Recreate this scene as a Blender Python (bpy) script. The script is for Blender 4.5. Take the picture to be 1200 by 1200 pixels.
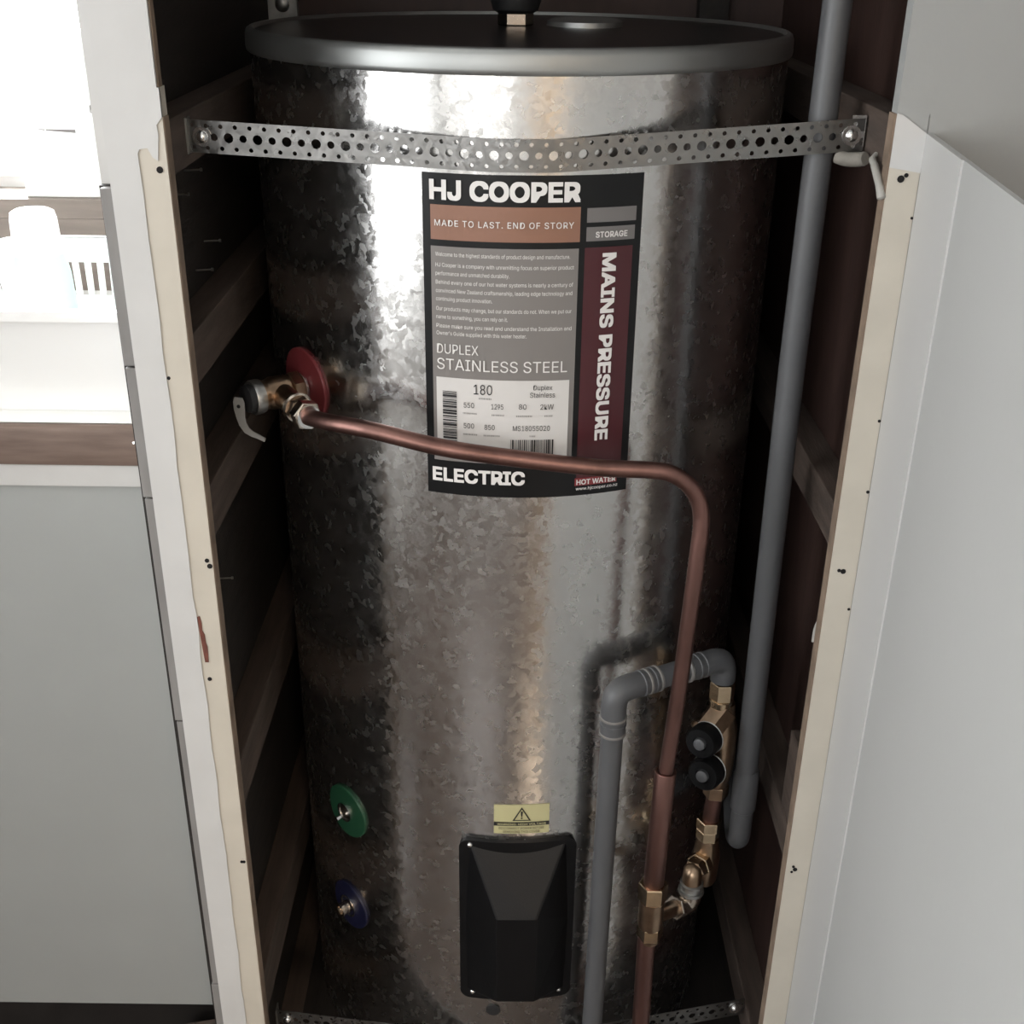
import bpy, bmesh, math, random
from math import sin, cos, pi, radians, sqrt, atan2, acos, hypot
from mathutils import Vector, Matrix
from mathutils.geometry import delaunay_2d_cdt

random.seed(4)
scene = bpy.context.scene
for o in list(bpy.data.objects):
    bpy.data.objects.remove(o)
C = scene.collection

# ------------------------------------------------------------------ camera
PITCH, ROLL = 0.4525, 0.0127
cam_d = bpy.data.cameras.new('camera')
cam_d.sensor_fit = 'HORIZONTAL'
cam_d.sensor_width = 36.0
cam_d.lens = 36.0 * 1380.0 / 1200.0
cam_d.clip_start = 0.02
cam = bpy.data.objects.new('camera', cam_d)
C.objects.link(cam)
fw = Vector((0, cos(PITCH), -sin(PITCH)))
rt0 = Vector((1, 0, 0))
up0 = rt0.cross(fw)
rt = rt0 * cos(ROLL) + up0 * sin(ROLL)
up = up0 * cos(ROLL) - rt0 * sin(ROLL)
cam.matrix_world = Matrix(((rt.x, up.x, -fw.x, -0.0013), (rt.y, up.y, -fw.y, -1.315),
                           (rt.z, up.z, -fw.z, 1.3687), (0, 0, 0, 1)))
scene.camera = cam

# ------------------------------------------------------------------ world, daylight, exposure
world = bpy.data.worlds.new('overcast_sky')
scene.world = world
world.use_nodes = True
bg = world.node_tree.nodes['Background']
bg.inputs[0].default_value = (0.95, 0.98, 1.0, 1)
bg.inputs[1].default_value = 4.0


def area(name, loc, rot, sx, sy, power, col=(1, 1, 1)):
    d = bpy.data.lights.new(name, 'AREA')
    d.shape = 'RECTANGLE'
    d.size, d.size_y = sx, sy
    d.energy = power
    d.color = col
    o = bpy.data.objects.new(name, d)
    C.objects.link(o)
    o.location = loc
    o.rotation_euler = rot
    return o


# daylight entering by the glazed door in the left wall and the window over the bench, lamp of the hall behind
area('daylight_door', (-1.74, -1.62, 1.31), (0, radians(-90), 0), 1.36, 1.2, 20, (0.97, 0.985, 1.0))
area('daylight_window', (-0.95, 0.62, 1.55), (radians(-90), 0, 0), 0.9, 1.0, 135, (0.97, 0.99, 1.0))
area('rear_fill', (-0.85, -3.12, 1.45), (radians(90), 0, 0), 1.06, 1.06, 18, (0.97, 0.985, 1.0))  # added fill light from behind, brightens the bench front
area('hall_lamp', (0.75, -3.75, 2.2), (0, 0, 0), 0.6, 0.6, 60, (1.0, 0.80, 0.60))
scene.view_settings.view_transform = 'Standard'
scene.view_settings.look = 'None'
scene.view_settings.exposure = 0.0
scene.view_settings.gamma = 1.0
scene.view_settings.use_curve_mapping = False
scene.cycles.use_denoising = True
scene.cycles.max_bounces = 10

# ------------------------------------------------------------------ materials
MATS = {}


def material(name, col, rough=0.6, metal=0.0, var=0.0, vscale=20.0, bump=0.0, bscale=80.0, stretch=(1, 1, 1),
             spec=0.5, col2=None, coat=0.0, trans=0.0):
    m = bpy.data.materials.new(name)
    m.use_nodes = True
    nt = m.node_tree
    N, L = nt.nodes, nt.links
    b = N['Principled BSDF']
    b.inputs['Roughness'].default_value = rough
    b.inputs['Metallic'].default_value = metal
    b.inputs['Specular IOR Level'].default_value = spec
    b.inputs['Coat Weight'].default_value = coat
    b.inputs['Transmission Weight'].default_value = trans
    b.inputs['Base Color'].default_value = (*col, 1)
    tc = N.new('ShaderNodeTexCoord')
    mp = N.new('ShaderNodeMapping')
    mp.inputs['Scale'].default_value = stretch
    L.new(tc.outputs['Object'], mp.inputs['Vector'])
    if var > 0 or col2:
        nz = N.new('ShaderNodeTexNoise')
        nz.inputs['Scale'].default_value = vscale
        nz.inputs['Detail'].default_value = 5
        L.new(mp.outputs['Vector'], nz.inputs['Vector'])
        rp = N.new('ShaderNodeValToRGB')
        c2 = col2 or tuple(min(1, c * (1 + var)) for c in col)
        c1 = col if col2 else tuple(c * (1 - var) for c in col)
        rp.color_ramp.elements[0].color = (*c1, 1)
        rp.color_ramp.elements[1].color = (*c2, 1)
        rp.color_ramp.elements[0].position = 0.32
        rp.color_ramp.elements[1].position = 0.68
        L.new(nz.outputs['Fac'], rp.inputs['Fac'])
        L.new(rp.outputs['Color'], b.inputs['Base Color'])
    if bump > 0:
        nb = N.new('ShaderNodeTexNoise')
        nb.inputs['Scale'].default_value = bscale
        nb.inputs['Detail'].default_value = 4
        L.new(mp.outputs['Vector'], nb.inputs['Vector'])
        bp = N.new('ShaderNodeBump')
        bp.inputs['Strength'].default_value = bump
        bp.inputs['Distance'].default_value = 0.002
        L.new(nb.outputs['Fac'], bp.inputs['Height'])
        L.new(bp.outputs['Normal'], b.inputs['Normal'])
    MATS[name] = m
    return m


def spangle(name, col, rough, tilt, scale=140.0, fine=0.5):
    """Galvanised sheet: crystals of zinc, each facet tilted a little its own way."""
    m = material(name, col, rough, 1.0)
    nt = m.node_tree
    N, L = nt.nodes, nt.links
    b = N['Principled BSDF']
    tc = N.new('ShaderNodeTexCoord')
    nz = N.new('ShaderNodeTexNoise')
    nz.inputs['Scale'].default_value = 90
    nz.inputs['Detail'].default_value = 3
    L.new(tc.outputs['Object'], nz.inputs['Vector'])
    off = N.new('ShaderNodeVectorMath'); off.operation = 'MULTIPLY_ADD'
    off.inputs[1].default_value = (0.02, 0.02, 0.02)
    L.new(nz.outputs['Color'], off.inputs[0])
    L.new(tc.outputs['Object'], off.inputs[2])
    vo = N.new('ShaderNodeTexVoronoi')
    vo.inputs['Scale'].default_value = scale
    L.new(off.outputs[0], vo.inputs['Vector'])
    vo2 = N.new('ShaderNodeTexVoronoi')
    vo2.inputs['Scale'].default_value = scale * 3.1
    L.new(off.outputs[0], vo2.inputs['Vector'])
    s1 = N.new('ShaderNodeVectorMath'); s1.operation = 'SUBTRACT'
    s1.inputs[1].default_value = (.5, .5, .5)
    L.new(vo.outputs['Color'], s1.inputs[0])
    s2 = N.new('ShaderNodeVectorMath'); s2.operation = 'SUBTRACT'
    s2.inputs[1].default_value = (.5, .5, .5)
    L.new(vo2.outputs['Color'], s2.inputs[0])
    k1 = N.new('ShaderNodeVectorMath'); k1.operation = 'SCALE'; k1.inputs['Scale'].default_value = tilt
    k2 = N.new('ShaderNodeVectorMath'); k2.operation = 'SCALE'; k2.inputs['Scale'].default_value = tilt * fine
    L.new(s1.outputs[0], k1.inputs[0]); L.new(s2.outputs[0], k2.inputs[0])
    ad = N.new('ShaderNodeVectorMath'); ad.operation = 'ADD'
    L.new(k1.outputs[0], ad.inputs[0]); L.new(k2.outputs[0], ad.inputs[1])
    ge = N.new('ShaderNodeNewGeometry')
    a2 = N.new('ShaderNodeVectorMath'); a2.operation = 'ADD'
    L.new(ad.outputs[0], a2.inputs[0]); L.new(ge.outputs['Normal'], a2.inputs[1])
    nm = N.new('ShaderNodeVectorMath'); nm.operation = 'NORMALIZE'
    L.new(a2.outputs[0], nm.inputs[0])
    L.new(nm.outputs[0], b.inputs['Normal'])
    mr = N.new('ShaderNodeMapRange')
    mr.inputs['To Min'].default_value = rough * 0.8
    mr.inputs['To Max'].default_value = rough * 1.3
    sp = N.new('ShaderNodeSeparateColor')
    L.new(vo.outputs['Color'], sp.inputs[0])
    L.new(sp.outputs[0], mr.inputs['Value'])
    L.new(mr.outputs[0], b.inputs['Roughness'])
    return m


def glass(name):
    m = bpy.data.materials.new(name)
    m.use_nodes = True
    nt = m.node_tree
    N, L = nt.nodes, nt.links
    N.remove(N['Principled BSDF'])
    mx = N.new('ShaderNodeMixShader')
    fr = N.new('ShaderNodeFresnel')
    fr.inputs['IOR'].default_value = 1.3
    tr = N.new('ShaderNodeBsdfTransparent')
    gl = N.new('ShaderNodeBsdfGlossy')
    gl.inputs['Roughness'].default_value = 0.02
    L.new(fr.outputs[0], mx.inputs[0]); L.new(tr.outputs[0], mx.inputs[1]); L.new(gl.outputs[0], mx.inputs[2])
    L.new(mx.outputs[0], N['Material Output'].inputs[0])
    MATS[name] = m
    return m


spangle('tank_metal', (0.62, 0.608, 0.592), 0.220, 0.043, 150.0, 0.5)
spangle('strap_metal', (0.22, 0.218, 0.212), 0.33, 0.07, 220)
material('lid_dark_reflection', (0.012, 0.011, 0.011), 0.30, bump=.05, bscale=100)  # dark colour stands in for the back wall mirrored in the metal lid
material('lid_metal', (0.34, 0.348, 0.34), 0.44, 0.9)
material('dull_steel', (0.42, 0.42, 0.41), 0.4, 1.0, var=.15, vscale=60)
material('zinc_cast', (0.42, 0.41, 0.39), 0.45, 0.25)
material('putty', (0.20, 0.185, 0.16), 0.7, var=.15, vscale=80)
material('bright_steel', (0.75, 0.75, 0.74), 0.22, 1.0)
material('copper', (0.21, 0.115, 0.098), 0.42, 1.0, var=0.22, vscale=40, stretch=(1, 1, .25), bump=.1, bscale=120)
material('brass', (0.36, 0.255, 0.175), 0.30, 1.0, var=0.2, vscale=70)
material('bright_brass', (0.56, 0.43, 0.29), 0.22, 1.0, var=0.1, vscale=70)
material('nickel_brass', (0.52, 0.455, 0.39), 0.25, 1.0, var=0.1, vscale=90)
material('grey_pipe', (0.078, 0.079, 0.083), 0.45, var=.06, vscale=15)
material('pipe_ring', (0.17, 0.16, 0.15), 0.5)
material('black_plastic', (0.005, 0.005, 0.0055), 0.42, spec=0.18, bump=.12, bscale=600)
material('black_rubber', (0.012, 0.012, 0.013), 0.6)
material('red_disc', (0.16, 0.026, 0.030), 0.45, spec=.4)
material('green_disc', (0.014, 0.070, 0.034), 0.45)
material('blue_disc', (0.008, 0.009, 0.035), 0.45)
material('label_black', (0.007, 0.007, 0.0075), 0.30, spec=.28)
material('label_orange', (0.25, 0.125, 0.082), 0.35)
material('label_grey', (0.19, 0.175, 0.165), 0.35)
material('label_light_grey', (0.16, 0.15, 0.145), 0.35)
material('label_maroon', (0.060, 0.010, 0.014), 0.35)
material('label_red', (0.22, 0.03, 0.035), 0.4)
material('label_white', (0.60, 0.58, 0.56), 0.4)
material('print_white', (0.72, 0.70, 0.68), 0.4)
material('print_pale', (0.74, 0.71, 0.68), 0.4)
material('print_black', (0.012, 0.012, 0.013), 0.4)
material('print_faint', (0.30, 0.29, 0.28), 0.5)
material('sticker_yellow', (0.46, 0.43, 0.24), 0.45)
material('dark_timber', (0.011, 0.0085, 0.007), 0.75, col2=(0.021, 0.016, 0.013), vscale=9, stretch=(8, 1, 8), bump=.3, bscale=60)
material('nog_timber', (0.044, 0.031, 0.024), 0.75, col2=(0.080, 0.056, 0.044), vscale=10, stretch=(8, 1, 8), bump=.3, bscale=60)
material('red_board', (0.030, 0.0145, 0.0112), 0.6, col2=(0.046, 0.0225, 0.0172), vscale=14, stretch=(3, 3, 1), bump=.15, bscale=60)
material('raw_edge', (0.20, 0.145, 0.105), 0.8, var=.25, vscale=30)
material('white_paint', (0.55, 0.542, 0.53), 0.55, var=.035, vscale=14, bump=.15, bscale=60)
material('cream_paint', (0.53, 0.485, 0.412), 0.5, var=.04, vscale=22, bump=.2, bscale=50)
material('grey_strip', (0.22, 0.212, 0.206), 0.6, var=.12, vscale=40, stretch=(1, 1, .3))
material('grey_wall', (0.32, 0.325, 0.318), 0.6, var=.02, vscale=6, bump=.08, bscale=150)
material('bench_grey', (0.35, 0.362, 0.353), 0.55, var=.02, vscale=8, bump=.05, bscale=150)
material('door_white', (0.49, 0.485, 0.475), 0.5, var=.02, vscale=6)
material('door_panel', (0.41, 0.41, 0.40), 0.5, var=.015, vscale=6, bump=.05, bscale=150)
material('room_white', (0.60, 0.595, 0.58), 0.7)
material('bench_white', (0.85, 0.85, 0.83), 0.4)
material('bench_wood', (0.115, 0.075, 0.057), 0.5, col2=(0.18, 0.125, 0.10), vscale=12, stretch=(1, 8, 8))
material('upstand_wood', (0.17, 0.14, 0.12), 0.55, col2=(0.21, 0.175, 0.15), vscale=12, stretch=(1, 8, 8))
material('toe_kick', (0.012, 0.010, 0.009), 0.6, var=.3)
material('floor_vinyl', (0.068, 0.050, 0.041), 0.18, col2=(0.092, 0.068, 0.056), vscale=6)
material('white_plastic', (0.88, 0.88, 0.87), 0.35)
material('teal_plastic', (0.43, 0.74, 0.70), 0.35)
material('teal_print', (0.20, 0.55, 0.52), 0.4)
material('white_cord', (0.36, 0.345, 0.315), 0.5)
material('hole_black', (0.006, 0.005, 0.005), 0.9)
material('primer_brown', (0.14, 0.045, 0.03), 0.8, var=.3, vscale=90)
material('hall_wall', (0.62, 0.56, 0.48), 0.7)
glass('pane_glass')


# ------------------------------------------------------------------ mesh helpers
class MB:
    def __init__(self):
        self.v, self.f = [], []

    def add(self, vs, fs):
        o = len(self.v)
        self.v += [Vector(p) for p in vs]
        self.f += [tuple(i + o for i in f) for f in fs]
        return self

    def box(self, x0, x1, y0, y1, z0, z1, mat=None):
        vs = [Vector((x, y, z)) for z in (z0, z1) for y in (y0, y1) for x in (x0, x1)]
        if mat is not None:
            vs = [mat @ p for p in vs]
        return self.add(vs, [(0, 2, 3, 1), (4, 5, 7, 6), (0, 1, 5, 4), (1, 3, 7, 5), (3, 2, 6, 7), (2, 0, 4, 6)])

    def lathe(self, p, d, prof, n=28, closed=True, rot=0.0):
        p, d = Vector(p), Vector(d).normalized()
        a = d.orthogonal().normalized()
        b = d.cross(a)
        vs, fs = [], []
        for t, r in prof:
            for k in range(n):
                th = 2 * pi * k / n + rot
                vs.append(p + d * t + (a * cos(th) + b * sin(th)) * r)
        for i in range(len(prof) - 1):
            for k in range(n):
                k2 = (k + 1) % n
                fs.append((i * n + k, i * n + k2, (i + 1) * n + k2, (i + 1) * n + k))
        if closed:
            fs.append(tuple(reversed(range(n))))
            fs.append(tuple((len(prof) - 1) * n + k for k in range(n)))
        return self.add(vs, fs)

    def hexnut(self, p, d, r, t0, t1, rot=0.0):
        c = r * .07
        return self.lathe(p, d, [(t0, r - c), (t0 + c, r), (t1 - c, r), (t1, r - c)], 6, True, rot)

    def tube(self, pts, r, n=20, closed=True):
        pts = [Vector(q) for q in pts]
        rs = r if isinstance(r, (list, tuple)) else [r] * len(pts)
        tan = []
        for i in range(len(pts)):
            a, b = pts[max(0, i - 1)], pts[min(len(pts) - 1, i + 1)]
            tan.append((b - a).normalized())
        u = tan[0].orthogonal().normalized()
        vs, fs = [], []
        for i, q in enumerate(pts):
            u = (u - tan[i] * u.dot(tan[i])).normalized()
            w = tan[i].cross(u)
            for k in range(n):
                th = 2 * pi * k / n
                vs.append(q + (u * cos(th) + w * sin(th)) * rs[i])
        for i in range(len(pts) - 1):
            for k in range(n):
                k2 = (k + 1) % n
                fs.append((i * n + k, i * n + k2, (i + 1) * n + k2, (i + 1) * n + k))
        if closed:
            fs.append(tuple(reversed(range(n))))
            fs.append(tuple((len(pts) - 1) * n + k for k in range(n)))
        return self.add(vs, fs)

    def prism(self, poly, y0, y1, axis='y'):
        """Polygon in (x, z) pushed from y0 to y1."""
        n = len(poly)
        vs = [(x, y0, z) for x, z in poly] + [(x, y1, z) for x, z in poly]
        fs = [tuple(range(n)), tuple(reversed(range(n, 2 * n)))]
        fs += [(i, i + n, (i + 1) % n + n, (i + 1) % n) for i in range(n)]
        return self.add(vs, fs)


def smooth_path(pts, n=8):
    pts = [Vector(p) for p in pts]
    out = []
    for i in range(len(pts) - 1):
        p0, p1, p2, p3 = pts[max(0, i - 1)], pts[i], pts[i + 1], pts[min(len(pts) - 1, i + 2)]
        for k in range(n):
            t = k / n
            out.append(.5 * ((2 * p1) + (p2 - p0) * t + (2 * p0 - 5 * p1 + 4 * p2 - p3) * t * t
                             + (3 * p1 - p0 - 3 * p2 + p3) * t ** 3))
    out.append(pts[-1])
    return out


ORIG = {}
SANS = None
try:    # the sans face that ships inside Blender; its built-in face serves where that is missing
    SANS = bpy.data.fonts.load(bpy.utils.system_resource('DATAFILES', path='fonts') + '/Inter.woff2')
except Exception:
    SANS = None


def build(name, mb, mat, parent=None, smooth=True, bevel=0.0, origin=None, recalc=True):
    org = ORIG.get(parent.name, Vector((0, 0, 0))) if parent else Vector(origin or (0, 0, 0))
    me = bpy.data.meshes.new(name)
    me.from_pydata([tuple(v - org) for v in mb.v], [], mb.f)
    bm = bmesh.new()
    bm.from_mesh(me)
    if recalc:
        bmesh.ops.recalc_face_normals(bm, faces=bm.faces)
    if bevel > 0:
        es = [e for e in bm.edges if len(e.link_faces) == 2 and e.calc_face_angle(0) > 0.6]
        bmesh.ops.bevel(bm, geom=es, offset=bevel, segments=2, profile=.6, affect='EDGES')
    bm.to_mesh(me)
    bm.free()
    if smooth:
        me.polygons.foreach_set('use_smooth', [True] * len(me.polygons))
        me.set_sharp_from_angle(angle=radians(38))
    me.materials.append(MATS[mat])
    o = bpy.data.objects.new(name, me)
    C.objects.link(o)
    if parent:
        o.parent = parent
    else:
        o.location = org
    ORIG[o.name] = org
    return o


def tag(o, label, cat, group=None):
    o['label'] = label
    o['category'] = cat
    if group:
        o['group'] = group
    return o


def thing(name, label, cat, loc, group=None):
    o = bpy.data.objects.new(name, None)
    o.empty_display_size = .03
    C.objects.link(o)
    o.location = loc
    ORIG[o.name] = Vector(loc)
    return tag(o, label, cat, group)


def struct(name, mb, mat, label=None, smooth=False, bevel=0.0):
    o = build(name, mb, mat, None, smooth, bevel)
    o['kind'] = 'structure'
    if label:
        o['label'] = label
    return o


def box(x0, x1, y0, y1, z0, z1, mat=None):
    return MB().box(x0, x1, y0, y1, z0, z1, mat)


R = 0.275          # tank radius; its axis is the world z axis


def cyl(u, z, r):  # arc length u from the front line of the tank (to the right), height z
    a = u / R
    return Vector((r * sin(a), -r * cos(a), z))


def wrap_rect(u0, u1, z0, z1, r, mb=None, thick=0.0):
    mb = mb or MB()
    n = max(1, int(abs(u1 - u0) / .006))
    vs, fs = [], []
    for i in range(n + 1):
        u = u0 + (u1 - u0) * i / n
        vs += [cyl(u, z0, r), cyl(u, z1, r)]
    fs = [(2 * i, 2 * i + 2, 2 * i + 3, 2 * i + 1) for i in range(n)]
    if thick:
        m = len(vs)
        for i in range(n + 1):
            u = u0 + (u1 - u0) * i / n
            vs += [cyl(u, z0, r - thick), cyl(u, z1, r - thick)]
        fs += [(m + 2 * i + 1, m + 2 * i + 3, m + 2 * i + 2, m + 2 * i) for i in range(n)]
        for i in range(n):
            fs.append((2 * i, m + 2 * i, m + 2 * i + 2, 2 * i + 2))
            fs.append((2 * i + 1, 2 * i + 3, m + 2 * i + 3, m + 2 * i + 1))
        fs.append((0, 1, m + 1, m))
        fs.append((2 * n, m + 2 * n, m + 2 * n + 1, 2 * n + 1))
    return mb.add(vs, fs)


def text_shape(body, bold=0.0, spacing=1.0):
    """2D triangles of a line of text, normalised to its ink box (0..1, 0..1)."""
    cu = bpy.data.curves.new('lettering_source', 'FONT')
    cu.body = body
    if SANS:
        cu.font = SANS
    cu.size = 1.0
    cu.resolution_u = 3
    cu.space_character = spacing
    cu.fill_mode = 'FRONT'
    ob = bpy.data.objects.new('lettering_source', cu)
    C.objects.link(ob)
    dg = bpy.context.evaluated_depsgraph_get()
    dg.update()
    me = bpy.data.meshes.new_from_object(ob.evaluated_get(dg))
    vs = [(v.co.x, v.co.y) for v in me.vertices]
    fs = [tuple(p.vertices) for p in me.polygons]
    bpy.data.objects.remove(ob)
    bpy.data.curves.remove(cu)
    bpy.data.meshes.remove(me)
    if bold > 0:    # heavier strokes: the line of text laid over itself a little shifted all round
        sh = [(bold * a, bold * b) for a in (-1, 0, 1) for b in (-1, 0, 1)]
        n0, f0 = len(vs), fs
        vs = [(x + a, y + b) for a, b in sh for x, y in vs]
        fs = [tuple(i + n0 * k for i in f) for k in range(len(sh)) for f in f0]
    x0, x1 = min(v[0] for v in vs), max(v[0] for v in vs)
    y0, y1 = min(v[1] for v in vs), max(v[1] for v in vs)
    lift = [2e-5 * (i // n0) if bold > 0 else 0.0 for i in range(len(vs))]
    return [((x - x0) / (x1 - x0), (y - y0) / (y1 - y0), h) for (x, y), h in zip(vs, lift)], fs


def wrap_text(mb, body, u0, u1, z0, z1, r, bold=0.0, spacing=1.0, turn=False):
    vs, fs = text_shape(body, bold, spacing)
    if turn:   # reads downwards: text x runs down, text y runs to the right
        pts = [cyl(u0 + y * (u1 - u0), z1 - x * (z1 - z0), r + h) for x, y, h in vs]
    else:
        pts = [cyl(u0 + x * (u1 - u0), z0 + y * (z1 - z0), r + h) for x, y, h in vs]
    mb.add(pts, fs)


# ================================================================== the setting
FZ = -0.12       # room floor
FY = -0.33       # front plane of the cupboard
CE = 2.35        # ceiling
struct('floor', box(-1.8, 1.6, -4.6, 0.60, FZ - .05, FZ), 'floor_vinyl')
struct('ceiling', box(-1.8, 1.6, -4.6, 0.60, CE, CE + .05), 'room_white')
# left wall with the glazed door to outside
wl = MB()
wl.box(-1.8, -1.70, -4.6, -2.25, FZ, CE)
wl.box(-1.8, -1.70, -1.0, 0.60, FZ, CE)
wl.box(-1.8, -1.70, -2.25, -1.0, 2.02, CE)
struct('wall_left', wl, 'room_white')
dl = MB()
for y0, y1, z0, z1 in ((-2.25, -2.21, FZ, 2.02), (-1.04, -1.0, FZ, 2.02), (-2.21, -1.04, 1.97, 2.02), (-2.21, -1.04, FZ, .62)):  # solid lower panel is unseen, added to keep low daylight out
    dl.box(-1.725, -1.69, y0, y1, z0, z1)
d1 = struct('door_2', dl, 'white_paint', 'white frame of glazed outside door in left wall')
build('pane', box(-1.711, -1.707, -2.21, -1.04, .62, 1.97), 'pane_glass', d1, False)
# room wall to the right and wall behind the photographer with a doorway to the hall
struct('wall_right', box(1.5, 1.6, -4.6, FY, FZ, CE), 'room_white')
wf = MB()
wf.box(-1.7, -1.40, -3.1, -3.0, FZ, CE)
wf.box(-.30, 0.36, -3.1, -3.0, FZ, CE)
wf.box(-1.40, -.30, -3.1, -3.0, FZ, .90)
wf.box(-1.40, -.30, -3.1, -3.0, 2.0, CE)
wf.box(1.12, 1.5, -3.1, -3.0, FZ, CE)
wf.box(0.36, 1.12, -3.1, -3.0, 2.0, CE)
struct('wall_front', wf, 'room_white')
w2 = MB()
for x0, x1, z0, z1 in ((-1.40, -1.36, .90, 2.0), (-.34, -.30, .90, 2.0), (-1.36, -.34, 1.96, 2.0), (-1.36, -.34, .90, .94)):
    w2.box(x0, x1, -3.07, -3.03, z0, z1)
w2 = struct('fill_window', w2, 'white_paint', 'unseen window added for fill light in the wall facing the cupboard')  # added frame and opening for the rear fill light
build('pane', box(-1.36, -.34, -3.052, -3.048, .94, 1.96), 'pane_glass', w2, False)
struct('wall_hall', box(-1.7, 1.5, -4.6, -4.5, FZ, CE), 'hall_wall')
# back wall with a window over the bench
wb = MB()
wb.box(-1.70, -1.45, 0.50, 0.60, FZ, CE)
wb.box(-0.42, 1.6, 0.50, 0.60, FZ, CE)
wb.box(-1.45, -0.42, 0.50, 0.60, FZ, 0.985)
wb.box(-1.45, -0.42, 0.50, 0.60, 2.05, CE)
struct('wall_back', wb, 'room_white')
wn = MB()
for x0, x1, z0, z1 in ((-1.45, -1.41, 1.013, 2.05), (-.46, -.42, 1.013, 2.05), (-1.41, -.46, 2.0, 2.05), (-1.41, -.46, 1.013, 1.03)):
    wn.box(x0, x1, 0.555, 0.595, z0, z1)
w1 = struct('window_1', wn, 'white_paint', 'bright window above the laundry bench')
build('pane', box(-1.41, -.46, 0.574, 0.578, 1.03, 2.0), 'pane_glass', w1, False)
build('window_sill', box(-1.45, -.354, 0.460, 0.60, 0.985, 1.013), 'upstand_wood', w1, False)

# cupboard shell
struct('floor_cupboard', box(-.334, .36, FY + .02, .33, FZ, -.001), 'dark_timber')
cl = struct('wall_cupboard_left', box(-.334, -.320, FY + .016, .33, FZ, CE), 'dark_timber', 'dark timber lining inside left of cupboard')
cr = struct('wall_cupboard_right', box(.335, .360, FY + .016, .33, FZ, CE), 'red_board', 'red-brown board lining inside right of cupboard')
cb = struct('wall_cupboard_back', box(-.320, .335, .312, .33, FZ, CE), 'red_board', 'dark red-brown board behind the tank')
struct('wall_cupboard_side', box(-.352, -.3345, FY + .03, .50, FZ, CE), 'white_paint')
for z0, z1 in ((1.187, 1.232), (1.000, 1.048), (.845, .899), (.517, .575), (.20, .262), (-.05, .0)):
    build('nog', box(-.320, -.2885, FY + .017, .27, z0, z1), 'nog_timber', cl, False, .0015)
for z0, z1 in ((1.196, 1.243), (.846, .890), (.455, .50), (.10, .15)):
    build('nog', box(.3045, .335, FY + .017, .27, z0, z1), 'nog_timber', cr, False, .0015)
build('stud', box(.305, .335, -.312, -.265, .50, .60), 'nog_timber', cr, False, .002)
build('batten', box(.225, .262, .285, .312, FZ, CE), 'dark_timber', cb, False, .001)
for y, z in ((-.158, 1.166), (-.2126, 1.1531), (-.1116, 1.0873), (-.1537, 1.0681), (-.20, .742)):
    build('nail', MB().lathe((-.3205, y, z), (1, 0, .06), [(0, .0009), (.016, .0009), (.016, .0018), (.018, .0018)], 8), 'dull_steel', cl)
build('cable_stub', MB().tube(smooth_path([(.336, -.27, .745), (.322, -.276, .752), (.312, -.283, .742), (.309, -.290, .727)], 5), .003, 8),
      'white_cord', cr)

# front trims: cream strip where a frame was taken off, thicker white paint beside it
t1 = struct('trim_1', box(-.334, -.2855, FY, FY + .016, FZ, 1.2600), 'cream_paint', 'left edge board of the cupboard, cream strip beside white paint')
pw = [(-.334, FZ), (-.3065, FZ)]
zz = FZ
random.seed(8)
while zz < 1.18:
    zz += random.uniform(.012, .04)
    pw.append((-.3072 + random.uniform(-.0009, .0009) - (.0012 if 1.0 < zz < 1.02 else 0), min(zz, 1.19)))
pw += [(-.3085, 1.209), (-.3065, 1.2125), (-.300, 1.2135), (-.2965, 1.206), (-.2925, 1.2035), (-.290, 1.2235), (-.2905, 1.2315), (-.2855, 1.2375),
       (-.2855, 1.26), (-.334, 1.26)]
build('white_face', MB().prism(pw, FY - .0012, FY + .002), 'white_paint', t1, False)
build('upper_board', box(-.334, -.2872, FY - .0012, FY + .012, 1.26, CE), 'white_paint', t1, False)
build('raw_edge', box(-.2855, -.2845, FY + .0008, FY + .0155, FZ, 1.2375), 'raw_edge', t1, False)
build('raw_edge', box(-.2872, -.2858, FY + .002, FY + .0115, 1.24, CE), 'raw_edge', t1, False)
t2 = struct('trim_2', box(.302, .3275, FY, FY + .016, FZ, 1.2055), 'cream_paint', 'right edge board of the cupboard, cream with nail holes')
build('white_face', MB().prism([(.302, 1.2055), (.3275, 1.2015), (.3275, 1.2325), (.3065, 1.2465), (.302, 1.2475)], FY - .0008, FY + .0005), 'white_paint', t2, False)
build('raw_edge', box(.301, .302, FY + .0008, FY + .0155, FZ, 1.2055), 'raw_edge', t2, False)
build('chipped_edge', box(.300, .302, FY + .001, FY + .0155, 1.2055, 1.247), 'raw_edge', t2, False)
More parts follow.
